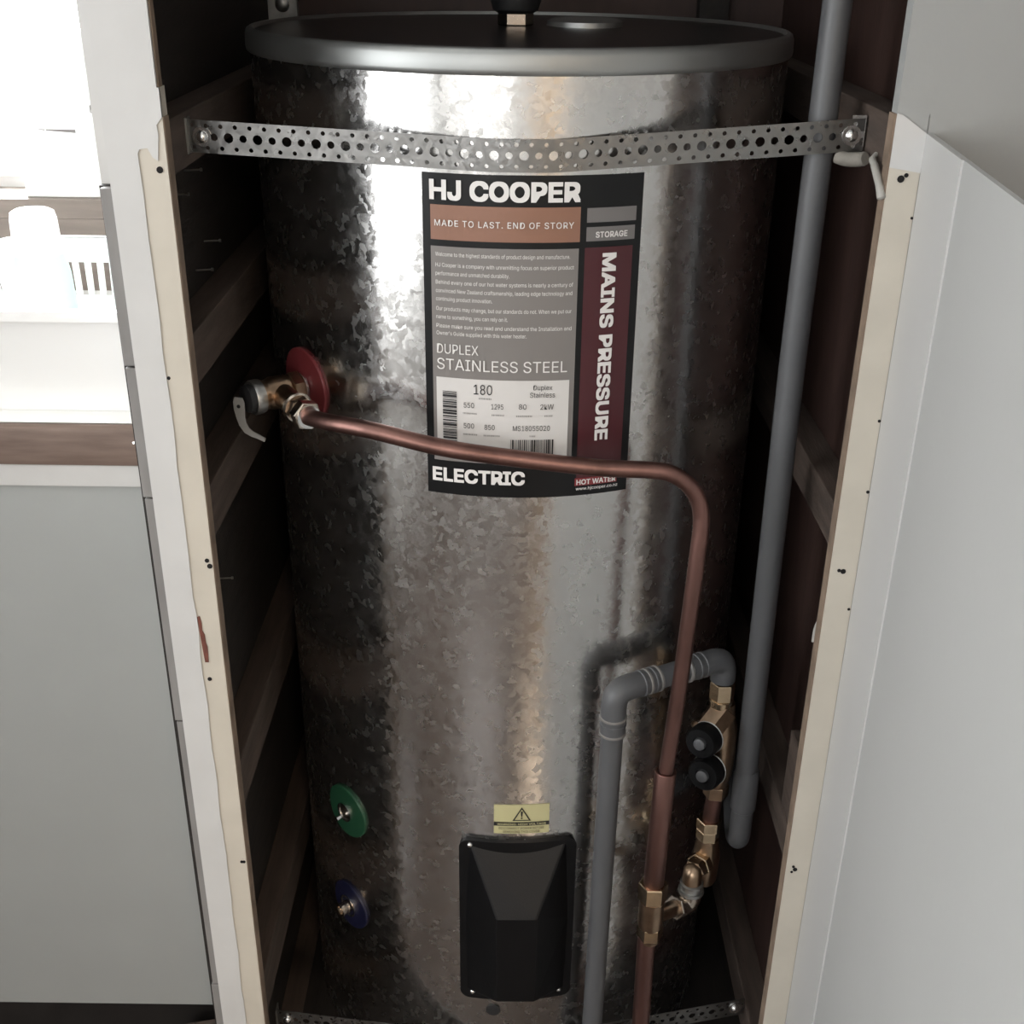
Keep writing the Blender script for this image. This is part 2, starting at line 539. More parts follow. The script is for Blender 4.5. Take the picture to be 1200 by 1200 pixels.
# nail holes and paint chips
for i, (x, z, r, t) in enumerate(((-.2922, 1.1963, .0028, t1), (-.2906, .8345, .0022, t1), (-.2885, .8285, .0026, t1), (-.2905, .4625, .0018, t1), (-.2882, .4625, .0018, t1),
                                  (.3125, 1.1965, .0030, t2), (.3165, 1.1995, .0018, t2), (.3105, .8325, .0018, t2), (.3145, .8315, .0026, t2), (.3096, .4655, .0016, t2), (.3118, .4615, .0024, t2),
                                  (.3085, .4580, .0014, t2), (.3265, 1.165, .0012, t2), (.3262, .985, .0014, t2), (.3260, .915, .0016, t2), (.3255, .79, .0014, t2), (-.3015, .700, .0022, t1), (-.3058, 1.017, .0016, t1))):
    build('nail_hole', MB().lathe((x, FY - .0007, z), (0, 1, 0), [(0, r), (.0012, r)], 10), 'hole_black', t, False)
build('paint_chip', MB().prism([(-.3065, .772), (-.3040, .773), (-.3028, .765), (-.3032, .757), (-.3012, .752), (-.3008, .742), (-.2998, .738), (-.3004, .720), (-.3040, .720), (-.3050, .738), (-.3058, .757)],
                               FY - .0007, FY + .001), 'primer_brown', t1, False)
# narrow grey edge strips outside the left trim
t3 = struct('trim_3', box(-.3515, -.3340, FY + .022, FY + .03, FZ, 1.179), 'dark_timber', 'narrow grey edge strips left of the cupboard')  # dark backing imitates the shadow in the gap beside the strips
for z0, z1, dx in ((1.0235, 1.1785, 0), (.8945, 1.0215, .0006), (.640, .8925, .0018), (.265, .638, .003), (FZ, .263, .0012)):
    build('edge_strip', box(-.348 + dx, -.3372, FY + .012, FY + .022, z0, z1), 'grey_strip', t3, False, .0008)
# wall right of the cupboard: one face above, the rest behind the open door
ws = MB()
ws.box(.302, 1.5, FY + .0006, FY + .016, 1.2475, CE)
ws.box(.328, 1.5, FY + .0006, FY + .016, FZ, 1.2475)
ws.box(.302, .3285, FY + .0006, FY + .016, 1.2056, 1.2475)
struct('wall_nib', ws, 'grey_wall', 'grey painted wall right of the cupboard above the open door')

# ================================================================== cupboard door, standing open
hx, hy = .3275, FY - .001
dirx, diry = -.1170, -.9931
door = thing('cupboard_door', 'thin white cupboard door standing open on the right', 'door', (hx, hy, 0))
MD = Matrix(((dirx, -diry, 0, hx), (diry, dirx, 0, hy), (0, 0, 1, 0), (0, 0, 0, 1)))   # local x along the door, local y away from the opening
build('panel', box(0.0, .70, .0015, .0055, FZ + .01, 1.2325, MD), 'door_panel', door, False)
build('stile', box(0.0, .128, 0.0, .0015, FZ + .01, 1.2325, MD), 'door_white', door, False)
build('stile', box(.60, .70, 0.0, .0015, FZ + .01, 1.2325, MD), 'door_white', door, False)
build('rail', box(.128, .60, 0.0, .0015, FZ + .01, .10, MD), 'door_white', door, False)

# ================================================================== the hot water tank
tank = thing('water_heater', 'tall cylindrical galvanised hot water tank standing inside the cupboard', 'water heater', (0, 0, 0))
body = build('body', MB().lathe((0, 0, 0), (0, 0, 1), [(0.0, .262), (.004, .270), (.012, R), (.30, R), (.60, R), (.90, R), (1.20, R), (1.268, R)], 192), 'tank_metal', tank)
build('rim', MB().lathe((0, 0, 0), (0, 0, 1), [(1.2665, .2735), (1.2665, .2770), (1.2680, .2785), (1.2715, .2792), (1.2825, .2788), (1.2868, .2772), (1.2885, .2745), (1.2885, .2715), (1.284, .2690)], 192, False), 'lid_metal', tank)
build('lid', MB().lathe((0, 0, 0), (0, 0, 1), [(1.2665, .271), (1.2850, .2705), (1.2868, .20), (1.2885, .10), (1.2890, .03)], 96), 'lid_dark_reflection', tank)
build('seam', wrap_rect(R * radians(148), R * radians(151), .02, 1.268, R + .0012, None, .001), 'dull_steel', tank, False)
tp = build('outlet_nut', MB().hexnut((-.004, 0, 0), (0, 0, 1), .0185, 1.2890, 1.3015, .3), 'nickel_brass', tank, False)
build('outlet_cap', MB().lathe((-.004, 0, 0), (0, 0, 1), [(1.3005, .018), (1.304, .0235), (1.315, .027), (1.335, .027), (1.346, .022), (1.352, .012)], 28), 'black_rubber', tank)
build('top_plug', MB().lathe((.068, .01, 0), (0, 0, 1), [(1.2885, .040), (1.2935, .0395), (1.2955, .034), (1.2965, .015)], 36), 'lid_metal', tank)

# --- large label
U0 = R * radians(3.0)
LR = R + .0004
lab = build('label', wrap_rect(U0 - .0995, U0 + .1000, .8790, 1.1858, LR + .0003, None, .0004), 'label_black', tank, False)


def lpanel(name, mat, u0, u1, z0, z1, k=1):
    return build(name, wrap_rect(U0 + u0 / 1000, U0 + u1 / 1000, z0 / 1000, z1 / 1000, LR + .0003 + .0004 * k), mat, lab, False)


lpanel('orange_panel', 'label_orange', -91.9, 41.5, 1128.0, 1158.7)
lpanel('grey_panel', 'label_light_grey', 47.4, 94.0, 1144.8, 1157.5)
lpanel('grey_panel', 'label_light_grey', 47.4, 93.4, 1128.2, 1140.8)
lpanel('text_panel', 'label_grey', -92.1, 41.0, 914.5, 1122.2)
lpanel('maroon_panel', 'label_maroon', 46.5, 92.2, 897.8, 1122.6)
lpanel('data_panel', 'label_white', -88.7, 36.3, 920.3, 999.5, 2)
lpanel('red_panel', 'label_red', 45.2, 88.8, 889.5, 897.6)
TR = LR + .0019
mb = MB()


def lt(body, u0, u1, z0, z1, bold=0.0, spacing=1.0, turn=False, name='lettering', mat='print_white'):
    m = MB()
    wrap_text(m, body, U0 + u0 / 1000, U0 + u1 / 1000, z0 / 1000, z1 / 1000, TR, bold, spacing, turn)
    return build(name, m, mat, lab, False, recalc=False)


lt('HJ COOPER', -92.1, 40.6, 1163.0, 1180.8, .032)
lt('MADE TO LAST. END OF STORY', -87.8, 35.5, 1140.4, 1146.0, .006, 1.12)
lt('STORAGE', 55.6, 85.6, 1131.4, 1136.8, .02, 1.05)
lt('MAINS PRESSURE', 62.6, 76.2, 936.4, 1117.4, .028, 1.0, True)
lt('DUPLEX', -87.4, -48.4, 1022.9, 1032.2, -.004)
lt('STAINLESS STEEL', -87.5, 33.6, 1007.4, 1018.4, -.004)
lt('ELECTRIC', -93.9, -3.8, 892.7, 907.6, .03)
lt('HOT WATER', 46.6, 86.9, 891.0, 896.6, .02)
lt('www.hjcooper.co.nz', 46.2, 89.3, 884.4, 888.6, .006)
for s, u1, z, bold in (('Welcome to the highest standards of product design and manufacture.', 33.0, 1115.3, 0),
                       ('HJ Cooper is a company with unremitting focus on superior product', 36.8, 1105.7, 0),
                       ('performance and unmatched durability.', -20.7, 1098.0, 0),
                       ('Behind every one of our hot water systems is nearly a century of', 36.6, 1090.0, 0),
                       ('convinced New Zealand craftsmanship, leading edge technology and', 36.1, 1082.2, 0),
                       ('continuing product innovation.', -35.9, 1074.6, 0),
                       ('Our products may change, but our standards do not. When we put our', 35.9, 1065.5, 0),
                       ('name to something, you can rely on it.', -21.8, 1057.8, 0),
                       ('Please make sure you read and understand the Installation and', 36.4, 1049.4, 0),
                       ("Owner's Guide supplied with this water heater.", -4.5, 1042.5, .004)):
    lt(s, -87.5, u1, z - 2.7, z + 2.0, 0.0, 1.0, False, 'small_print', 'print_pale')
PB = dict(name='data_print', mat='print_black')
lt('180', -52.8, -35.6, 984.8, 994.8, **PB)
lt('Duplex', 2.7, 20.4, 989.2, 995.3, **PB)
lt('Stainless', -.3, 23.0, 983.0, 988.2, **PB)
for s, a, b, z in (('550', -62.3, -52.5, 971.1), ('1295', -36.3, -25.0, 970.9), ('80', -10.6, -3.4, 971.3), ('2kW', 9.5, 22.1, 971.1),
                   ('500', -62.5, -52.6, 950.3), ('850', -42.7, -33.0, 949.9), ('MS18055020', -15.9, 19.0, 949.5)):
    lt(s, a, b, z, z + 5.2, **PB)
mb = MB()
random.seed(21)
z = 933.0
while z < 986.5:
    h = random.choice((.5, .5, .9, .9, 1.4, 2.1))
    wrap_rect(U0 - .0826, U0 - .0690, z / 1000, min(z + h, 987.4) / 1000, TR, mb)
    z += h + random.choice((.5, .6, .9, 1.3))
bc = build('barcode', mb, 'print_black', lab, False, recalc=False)
mb = MB()
u = -18.0
while u < 22.5:
    w = random.choice((.4, .4, .7, 1.0, 1.4))
    wrap_rect(U0 + u / 1000, U0 + (u + w) / 1000, .9238, .9405, TR, mb)
    u += w + random.choice((.5, .6, .9, 1.2))
build('barcode', mb, 'print_black', lab, False, recalc=False)
mb = MB()
for a, b, z in ((-48, -37, 981.0), (-63, -50, 965.5), (-36, -24.5, 965.0), (-13, 2, 964.5), (13.5, 21, 964.5), (-63, -50, 944.2), (-43.5, -29, 944.0), (0, 5.5, 944.2), (-55, -36, 932.0)):
    u = a
    while u < b:
        w = random.choice((.5, .8, 1.1))
        wrap_rect(U0 + u / 1000, U0 + (u + w) / 1000, (z - .8) / 1000, (z + .8) / 1000, TR, mb)
        u += w + .45
build('faint_print', mb, 'print_faint', lab, False, recalc=False)

# --- yellow warning sticker
ws_ = build('warning_sticker', wrap_rect(R * radians(-3.6), R * radians(9.4), .4588, .4995, LR + .0003, None, .0004), 'sticker_yellow', tank, False)
ws_['label'] = 'yellow high voltage warning sticker'
uc = R * radians(2.9)
r2 = LR + .0009
mb = MB()
wrap_rect(R * radians(-3.6), R * radians(9.4), .4703, .4757, r2, mb)
pts = [(uc - .0105, .4775), (uc + .0105, .4775), (uc, .4968)]
inn = [(uc - .0080, .4788), (uc + .0080, .4788), (uc, .4940)]
mb.add([cyl(a, b, r2) for a, b in pts + inn], [(0, 1, 4, 3), (1, 2, 5, 4), (2, 0, 3, 5)])
mb.add([cyl(uc + a, b, r2) for a, b in ((-.0013, .4908), (.0013, .4908), (.0007, .4832), (-.0007, .4832))], [(0, 3, 2, 1)])
mb.add([cyl(uc + a, b, r2) for a, b in ((-.001, .4821), (.001, .4821), (.001, .4803), (-.001, .4803))], [(0, 3, 2, 1)])
wrap_text(mb, 'DISCONNECT POWER BEFORE', uc - .0255, uc + .0255, .4652, .4684, r2)
wrap_text(mb, 'REMOVING THIS COVER', uc - .0205, uc + .0205, .4603, .4636, r2)
build('warning_print', mb, 'print_black', ws_, False, recalc=False)
mb = MB()
wrap_text(mb, 'WARNING: HIGH VOLTAGE', uc - .0275, uc + .0275, .4714, .4747, r2 + .0004, .01)
build('warning_lettering', mb, 'sticker_yellow', ws_, False, recalc=False)

# --- black element cover
uL, uR_, zB, zT = R * radians(-11.7), R * radians(16.0), .2025, .4495


def round_outline(a, b, c, d, rad, n=5, step=10):
    out = []
    for cx_, cz_, t0 in ((b - rad, d - rad, 0), (a + rad, d - rad, 90), (a + rad, c + rad, 180), (b - rad, c + rad, 270)):
        for k in range(n + 1):
            t = radians(t0 + 90 * k / n)
            out.append((cx_ + rad * cos(t), cz_ + rad * sin(t)))
    res = []
    for i, p in enumerate(out):
        q = out[(i + 1) % len(out)]
        m = max(1, int(hypot(q[0] - p[0], q[1] - p[1]) / .012))
        for k in range(m):
            res.append((p[0] + (q[0] - p[0]) * k / m, p[1] + (q[1] - p[1]) * k / m))
    return res


ol = round_outline(uL, uR_, zB, zT, .011)
il = round_outline(uL + .0035, uR_ - .0035, zB + .0035, zT - .0035, .008)
mb = MB()
n = len(ol)
k2 = len(il)
cvr = thing  # (name kept free)
vs = [cyl(a, b, R + .0003) for a, b in ol] + [cyl(a, b, R + .006) for a, b in ol]
fs = [(i, (i + 1) % n, (i + 1) % n + n, i + n) for i in range(n)]
mb.add(vs, fs)
# flat face of the plate, fanned in columns so that it follows the tank
pts2 = [Vector((a, b)) for a, b in ol]
grid = [Vector((uL + .0115 + i * .01, zB + .012 + j * .02)) for i in range(12) for j in range(12)]
grid = [g for g in grid if g.x < uR_ - .006 and g.y < zT - .006]
res = delaunay_2d_cdt(pts2 + grid, [(i, (i + 1) % n) for i in range(n)], [], 0, 1e-6)
mb.add([cyl(v.x, v.y, R + .006) for v in res[0]], [tuple(f) for f in res[2]])
cover = build('element_cover', mb, 'black_plastic', tank, True)
cover['label'] = 'black plastic element cover with sloping hopper face'
um = R * radians(2.15)
xm = R * sin(radians(2.15))


def P3(x, y, z):
    return Vector((x, y, z))


def on(u, z, d=.0055):
    return cyl(u, z, R + d)


# hopper: wide sloping top face down to a ridge, then a narrow front that runs down to the plate
A, B = on(um - .0545, .4440), on(um + .0545, .4455)
Cc, D = P3(xm - .0235, -.3180, .3700), P3(xm + .0225, -.3180, .3705)
E_, F_ = P3(xm - .0230, -.3110, .2330), P3(xm + .0220, -.3110, .2335)
G, H = on(um - .0580, .2150), on(um + .0580, .2150)
G2, H2 = on(um - .022, .2120), on(um + .022, .2120)
SL, SR = on(um - .0600, .33), on(um + .0600, .33)
mb = MB().add([A, B, Cc, D, E_, F_, G, H, G2, H2, SL, SR],
              [(0, 2, 3, 1), (2, 4, 5, 3), (4, 8, 9, 5), (0, 10, 2), (10, 4, 2), (10, 6, 4), (6, 8, 4), (1, 3, 11), (11, 3, 5), (11, 5, 7), (7, 5, 9)])
build('hopper', mb, 'black_plastic', cover, False, .0025)
for ph, z in ((-9.1, .4435), (-8.6, .2135), (12.9, .2145)):
    a = radians(ph)
    d = Vector((sin(a), -cos(a), 0))
    build('screw', MB().lathe(d * (R + .0055) + Vector((0, 0, z)), d, [(0, .0036), (.0015, .0034), (.003, .0022), (.0034, .0008)], 14), 'bright_steel', cover)
a = radians(-3.5)
d = Vector((sin(a), -cos(a), 0))
build('plug', MB().lathe(d * (R - .002) + Vector((0, 0, .1786)), d, [(0, .009), (.003, .009), (.0036, .0075), (.0036, .001)], 20), 'black_rubber', tank)


# --- coloured flanges on the left side of the tank
def flange(name, mat, ph, z, r):
    a = radians(ph)
    d = Vector((sin(a), -cos(a), 0))
    p = d * (R - .0005) + Vector((0, 0, z))
    mb = MB()
    prof_ = [(r, .0002), (r, .0026), (r - .0008, .0034), (r * .72, .0036), (r * .42, .0038), (r * .15, .0038)]
    u_ = R * a
    vs = [cyl(u_ + q * cos(2 * pi * k / 44), z + q * sin(2 * pi * k / 44), R + h) for q, h in prof_ for k in range(44)]
    fs = [(i * 44 + k, i * 44 + (k + 1) % 44, (i + 1) * 44 + (k + 1) % 44, (i + 1) * 44 + k) for i in range(len(prof_) - 1) for k in range(44)]
    fs.append(tuple((len(prof_) - 1) * 44 + k for k in range(44)))
    f = build(name, mb.add(vs, fs), mat, tank)
    return f, p, d


red, rp, rd = flange('red_flange', 'red_disc', -51.5, .954, .0400)
red['label'] = 'red round flange behind the relief valve'
grn, gp, gd = flange('green_flange', 'green_disc', -45.2, .420, .0345)
grn['label'] = 'green round flange with steel plug'
blu, bp_, bd = flange('blue_flange', 'blue_disc', -46.3, .2665, .0330)
blu['label'] = 'dark blue round flange with brass stub'
build('steel_ring', MB().lathe(gp, gd, [(.004, .0125), (.0065, .0125), (.0065, .0095), (.004, .0092)], 28, False), 'bright_steel', grn)
build('plug', MB().lathe(gp, gd, [(.004, .0092), (.0055, .0090), (.0055, .001)], 24), 'nickel_brass', grn)
build('bleed_screw', MB().lathe(gp + Vector((-.006, .0, -.0075)) + gd * .004, gd + Vector((-.5, -.2, -.2)), [(0, .003), (.006, .003)], 10), 'bright_steel', grn)
build('steel_ring', MB().lathe(bp_, bd, [(.004, .0150), (.0062, .0150), (.0062, .0125), (.004, .0122)], 28, False), 'bright_steel', blu)
build('stub', MB().lathe(bp_, bd, [(.003, .0085), (.018, .0085), (.018, .0060), (.014, .0058), (.014, .001)], 20), 'nickel_brass', blu)

# ================================================================== relief valve on the red flange
vp = rp + rd * .0046
vz = Vector((0, 0, 1))
valve = thing('relief_valve', 'brass relief valve with lever screwed into red flange', 'valve', tuple(vp))
build('collar', MB().lathe(vp, rd, [(0.0004, .0165), (.003, .0165), (.0034, .0150), (.0034, .010)], 28), 'bright_steel', valve)
build('hex_base', MB().hexnut(vp, rd, .0175, .003, .0150, .2), 'brass', valve, False)
build('valve_body', MB().lathe(vp, rd, [(.0145, .0135), (.018, .0165), (.034, .0170), (.040, .0150), (.043, .0150), (.046, .0168), (.0475, .0168)], 28), 'brass', valve)
build('steel_cap', MB().lathe(vp, rd, [(.047, .0172), (.049, .0178), (.0555, .0178), (.0575, .0168)], 28), 'dull_steel', valve)
build('black_end', MB().lathe(vp, rd, [(.057, .0145), (.063, .0140), (.065, .0110), (.065, .003)], 24), 'black_rubber', valve)
tn = Vector((cos(radians(-51.5)), sin(radians(-51.5)), 0))   # along the tank wall, to the right and front
ex = Vector((.95, -.31, 0)).normalized()
ny = Vector((-.31, -.95, 0)).normalized()
lv = vp + rd * .0665 + Vector((-.003, -.004, -.006))
cl_ = [(0, .010), (0, .005), (0, -.003), (.0006, -.011), (.0022, -.018), (.0062, -.0240), (.0122, -.0272), (.0190, -.0292), (.0260, -.0318)]
hw = [.0042, .0060, .0058, .0046, .0040, .0036, .0028, .0022, .0018]
vs, fs = [], []
for i, q in enumerate(cl_):
    a_, b_ = cl_[max(0, i - 1)], cl_[min(len(cl_) - 1, i + 1)]
    tx, tz = b_[0] - a_[0], b_[1] - a_[1]
    tl = hypot(tx, tz)
    ox, oz = -tz / tl * hw[i], tx / tl * hw[i]
    for sg, th in ((-1, -.0009), (1, -.0009), (1, .0009), (-1, .0009)):
        vs.append(lv + ex * (q[0] + sg * ox) + vz * (q[1] + sg * oz) + ny * th)
for i in range(len(cl_) - 1):
    for k in range(4):
        fs.append((4 * i + k, 4 * i + (k + 1) % 4, 4 * i + 4 + (k + 1) % 4, 4 * i + 4 + k))
fs += [(3, 2, 1, 0), tuple(4 * (len(cl_) - 1) + k for k in range(4))]
mb = MB()
lever = build('lever', mb.add(vs, fs), 'zinc_cast', valve, False)
build('pivot_pin', MB().lathe(lv + vz * .001, ny, [(-.006, .0019), (.0016, .0019)], 10), 'black_rubber', lever)
# side outlet with its nuts, towards the copper pipe
bo = vp + rd * .026
bdir = (Vector((-.1985, -.2546, .952)) - bo).normalized()
bl = (Vector((-.1985, -.2546, .952)) - bo).length
build('side_outlet', MB().lathe(bo, bdir, [(.004, .0120), (bl - .026, .0120)], 24), 'brass', valve)
build('flange_nut', MB().lathe(bo, bdir, [(bl - .031, .0120), (bl - .030, .0150), (bl - .0265, .0155), (bl - .0245, .0140), (bl - .0245, .010)], 28), 'nickel_brass', valve)
build('hex_nut', MB().hexnut(bo, bdir, .0140, bl - .0250, bl - .014, .5), 'brass', valve, False)
build('gland_nut', MB().hexnut(bo, bdir, .0150, bl - .0135, bl - .001, .1), 'nickel_brass', valve, False)
build('gland_ring', MB().lathe(bo, bdir, [(bl - .002, .0118), (bl + .0008, .0116), (bl + .0008, .0090)], 24), 'bright_steel', valve)

# ================================================================== copper relief pipe
cop = thing('copper_pipe', 'bent copper pipe crossing the tank front and running down', 'pipe', (.165, -.305, 0))
path = smooth_path([(-.2005, -.2518, .952), (-.1985, -.2546, .952), (-.176, -.2755, .9555), (-.152, -.288, .9565), (-.1250, -.2975, .9548), (-.0650, -.3050, .9430),
                    (.006, -.3055, .9330), (.078, -.3055, .9253), (.1270, -.3050, .9232), (.1480, -.3050, .9195), (.1655, -.3050, .9075), (.1760, -.3050, .8905),
                    (.1800, -.3050, .8690), (.1792, -.3050, .8300), (.1735, -.3050, .690), (.1675, -.3050, .588), (.1655, -.3050, .560)], 7)
build('thin_pipe', MB().tube(path, .0082, 22), 'copper', cop)
build('thick_sleeve', MB().lathe((.1662, -.305, .5735), (-.0030, 0, -.163), [(0, .0090), (0, .0112), (.001, .0116), (.160, .0116), (.163, .0100)], 28, False), 'copper', cop)
ux, uy = .1632, -.305
build('union_nut', MB().hexnut((ux, uy, 0), (0, 0, 1), .0168, .3925, .4165, .25), 'bright_brass', cop, False)
build('union_body', MB().lathe((ux, uy, 0), (0, 0, 1), [(.3520, .0135), (.3560, .0145), (.3880, .0145), (.3930, .0150)], 24), 'brass', cop)
build('lower_nut', MB().hexnut((ux + .0004, uy, 0), (0, 0, 1), .0150, .3360, .3545, .25), 'bright_brass', cop, False)
build('lower_ring', MB().lathe((ux + .0004, uy, 0), (0, 0, 1), [(.3300, .0118), (.3365, .0126)], 24), 'brass', cop)
build('lower_pipe', MB().lathe((ux + .0006, uy, 0), (.010, 0, -1), [(-.338, .0105), (-.330, .0105), (0.0, .0105)], 24), 'copper', cop)

# ================================================================== grey pipes
gp_ = thing('drain_pipe', 'grey plastic pipe with two elbows in front of tank', 'pipe', (.1065, -.290, 0))
GZ = .6640
GA = Vector((.1085, -.290, GZ))
GB = Vector((.2335, -.2240, GZ))
gdir = (GB - GA).normalized()
build('upright', MB().tube([(.1035, -.290, 0.0), (.1085, -.290, GZ - .022)], .0122, 24), 'grey_pipe', gp_)
el = [GA + Vector((0, 0, -.030)), GA + Vector((0, 0, -.016)), GA + Vector((0, 0, -.007)) + gdir * .002, GA + Vector((0, 0, -.002)) + gdir * .007, GA + gdir * .016, GA + gdir * .030]
e1 = build('elbow', MB().tube(smooth_path(el, 5), .0138, 24), 'grey_pipe', gp_)
for t in (.030, .037, .044, .050):
    build('ring', MB().lathe(GA, gdir, [(t, .0130), (t + .0012, .0146), (t + .0032, .0146), (t + .0044, .0130)], 24), 'pipe_ring' if t in (.037, .050) else 'grey_pipe', e1)
for t in (.030, .038, .050):
    build('ring', MB().lathe(GA, (0, 0, -1), [(t, .0130), (t + .0012, .0146), (t + .0032, .0146), (t + .0044, .0130)], 24), 'pipe_ring' if t != .038 else 'grey_pipe', e1)
build('socket', MB().lathe(GA, gdir, [(.028, .0137), (.050, .0137)], 24), 'grey_pipe', e1)
build('socket', MB().lathe(GA, (0, 0, -1), [(.028, .0137), (.052, .0137)], 24), 'grey_pipe', e1)
build('cross_pipe', MB().tube([GA + gdir * .02, GB - gdir * .015], .0122, 24), 'grey_pipe', gp_)
el = [GB - gdir * .030, GB - gdir * .016, GB - gdir * .007 + Vector((0, 0, -.002)), GB - gdir * .002 + Vector((0, 0, -.007)), GB + Vector((0, 0, -.016)), GB + Vector((0, 0, -.028))]
e2 = build('elbow', MB().tube(smooth_path(el, 5), .0138, 24), 'grey_pipe', gp_)
for t in (.028, .036, .048):
    build('ring', MB().lathe(GB, -gdir, [(t, .0130), (t + .0012, .0146), (t + .0032, .0146), (t + .0044, .0130)], 24), 'pipe_ring' if t == .048 else 'grey_pipe', e2)
build('socket', MB().lathe(GB, -gdir, [(.026, .0137), (.048, .0137)], 24), 'grey_pipe', e2)

tp_ = thing('riser_pipe', 'tall straight grey plastic pipe right of the tank', 'pipe', (.2690, -.2315, .398))
build('lower_bend', MB().tube(smooth_path([(.2714, -.2315, .48), (.2716, -.2315, .440), (.2720, -.2270, .416), (.2735, -.2060, .402), (.2790, -.1600, .398), (.2885, -.0900, .398), (.2895, 0.0, .398), (.2895, .3115, .398)], 5), .0128, 24), 'grey_pipe', tp_)
build('pipe_length', MB().tube([(.2705, -.2315, .50), (.2668, -.2315, 1.0), (.2690, -.2315, 1.60), (.2690, -.2315, CE - .001)], .0126, 24), 'grey_pipe', tp_)
build('coupling', MB().lathe((.2714, -.2315, 0), (0, 0, 1), [(.462, .0128), (.464, .0146), (.512, .0146), (.520, .0128)], 24), 'grey_pipe', tp_)

# ================================================================== brass cold water valve set
SX, SY = .2345, -.2245
bs = thing('cold_water_valve', 'brass cold water valve set with black caps behind copper pipe', 'valve', (SX, SY, .30))
build('top_nut', MB().hexnut((SX, SY, 0), (0, 0, 1), .0140, .6120, .6335, .3), 'bright_brass', bs, False)
build('top_ring', MB().lathe((SX, SY, 0), (0, 0, 1), [(.602, .0115), (.6035, .0135), (.611, .0135), (.6125, .0115)], 24), 'bright_brass', bs)
build('strainer', MB().hexnut((.242, -.222, .600), (-.62, -.42, -.66), .0165, .004, .034, .4), 'brass', bs, False)
build('strainer_ring', MB().lathe((.242, -.222, .600), (-.62, -.42, -.66), [(.034, .0165), (.036, .0185), (.041, .0185), (.043, .0165)], 28), 'brass', bs)
build('valve_body', MB().lathe((.2395, SY, 0), (0, 0, 1), [(.490, .0115), (.497, .0135), (.515, .0165), (.545, .0175), (.570, .0165), (.592, .0125), (.606, .0110)], 28), 'brass', bs)
kd = Vector((-.55, -.82, .14)).normalized()
for i, (kx, ky, kz, kr) in enumerate(((.2095, -.2620, .5780, .0185), (.2160, -.2620, .5345, .0190))):
    c = Vector((kx, ky, kz))
    mb = MB().lathe(c - kd * .020, kd, [(0, kr * .80), (.004, kr), (.020, kr), (.0235, kr * .88), (.0235, kr * .45), (.0215, kr * .40), (.0215, .001)], 28)
    k = build('black_cap', mb, 'black_plastic', bs)
    build('cap_rim', MB().lathe(c - kd * .0165, kd, [(0, kr + .0001), (.0008, kr + .0009), (.0016, kr + .0001)], 28, False), 'dull_steel', k)
    build('cap_insert', MB().lathe(c - kd * .0200, kd, [(.021, kr * .38), (.0262, kr * .36), (.0275, kr * .25), (.0275, .001)], 18), 'grey_pipe', k)
build('stem', MB().tube([(.238, -.226, .560), (.2095 - kd.x * .016, -.2620 - kd.y * .016, .5780 - kd.z * .016)], .010, 14), 'brass', bs)
build('stem', MB().tube([(.238, -.226, .535), (.2160 - kd.x * .016, -.2620 - kd.y * .016, .5345 - kd.z * .016)], .010, 14), 'brass', bs)
build('middle_nut', MB().hexnut((.2395, SY, 0), (0, 0, 1), .0145, .4760, .4930, .1), 'brass', bs, False)
build('copper_length', MB().tube([(.2392, SY, .480), (.2365, SY, .428)], .0098, 20), 'copper', bs)
build('lower_nut', MB().hexnut((.2358, SY, 0), (0, 0, 1), .0150, .4270, .4410, .25), 'bright_brass', bs, False)
build('lower_gland', MB().hexnut((.2355, SY, 0), (0, 0, 1), .0138, .4120, .4265, .25), 'bright_brass', bs, False)
build('tee_body', MB().lathe((.2365, SY, 0), (0, 0, 1), [(.345, .0120), (.352, .0150), (.385, .0165), (.402, .0145), (.413, .0125)], 24), 'brass', bs)
tb = Vector((.2365, SY, .384))
td = Vector((-.55, -.80, .02)).normalized()
build('branch_nut', MB().hexnut(tb, td, .0150, .010, .022, .2), 'bright_brass', bs, False)
build('branch_end', MB().hexnut(tb, td, .0135, .0225, .034, .5), 'brass', bs, False)
e0 = tb + td * .034
build('branch_elbow', MB().tube(smooth_path([e0 - td * .006, e0, e0 + Vector((-.001, -.002, -.006)), e0 + Vector((-.001, -.003, -.016))], 5), .0115, 18), 'brass', bs)
q0 = e0 + Vector((-.001, -.003, -.012))
build('steel_ring', MB().lathe(q0, (0, 0, -1), [(0, .0120), (.001, .0138), (.004, .0138), (.0045, .0128), (.010, .0130), (.0105, .0152), (.0145, .0155), (.0155, .0140)], 28), 'dull_steel', bs)
build('elbow_body', MB().tube(smooth_path([q0 + Vector((0, 0, -.014)), q0 + Vector((0, 0, -.024)), q0 + Vector((-.006, -.003, -.032)), q0 + Vector((-.016, -.010, -.030))], 5), .0128, 20), 'nickel_brass', bs)
q1 = q0 + Vector((-.016, -.010, -.030))
qd = (Vector((ux, uy, q1.z + .020)) - q1).normalized()
build('branch_nut', MB().hexnut(q1 - qd * .004, qd, .0145, .0045, .012, .3), 'nickel_brass', cop, False)
build('branch_pipe', MB().tube([q1 + qd * .002, Vector((ux, uy, q1.z + .020)) - qd * .0120], .0095, 18), 'brass', cop)


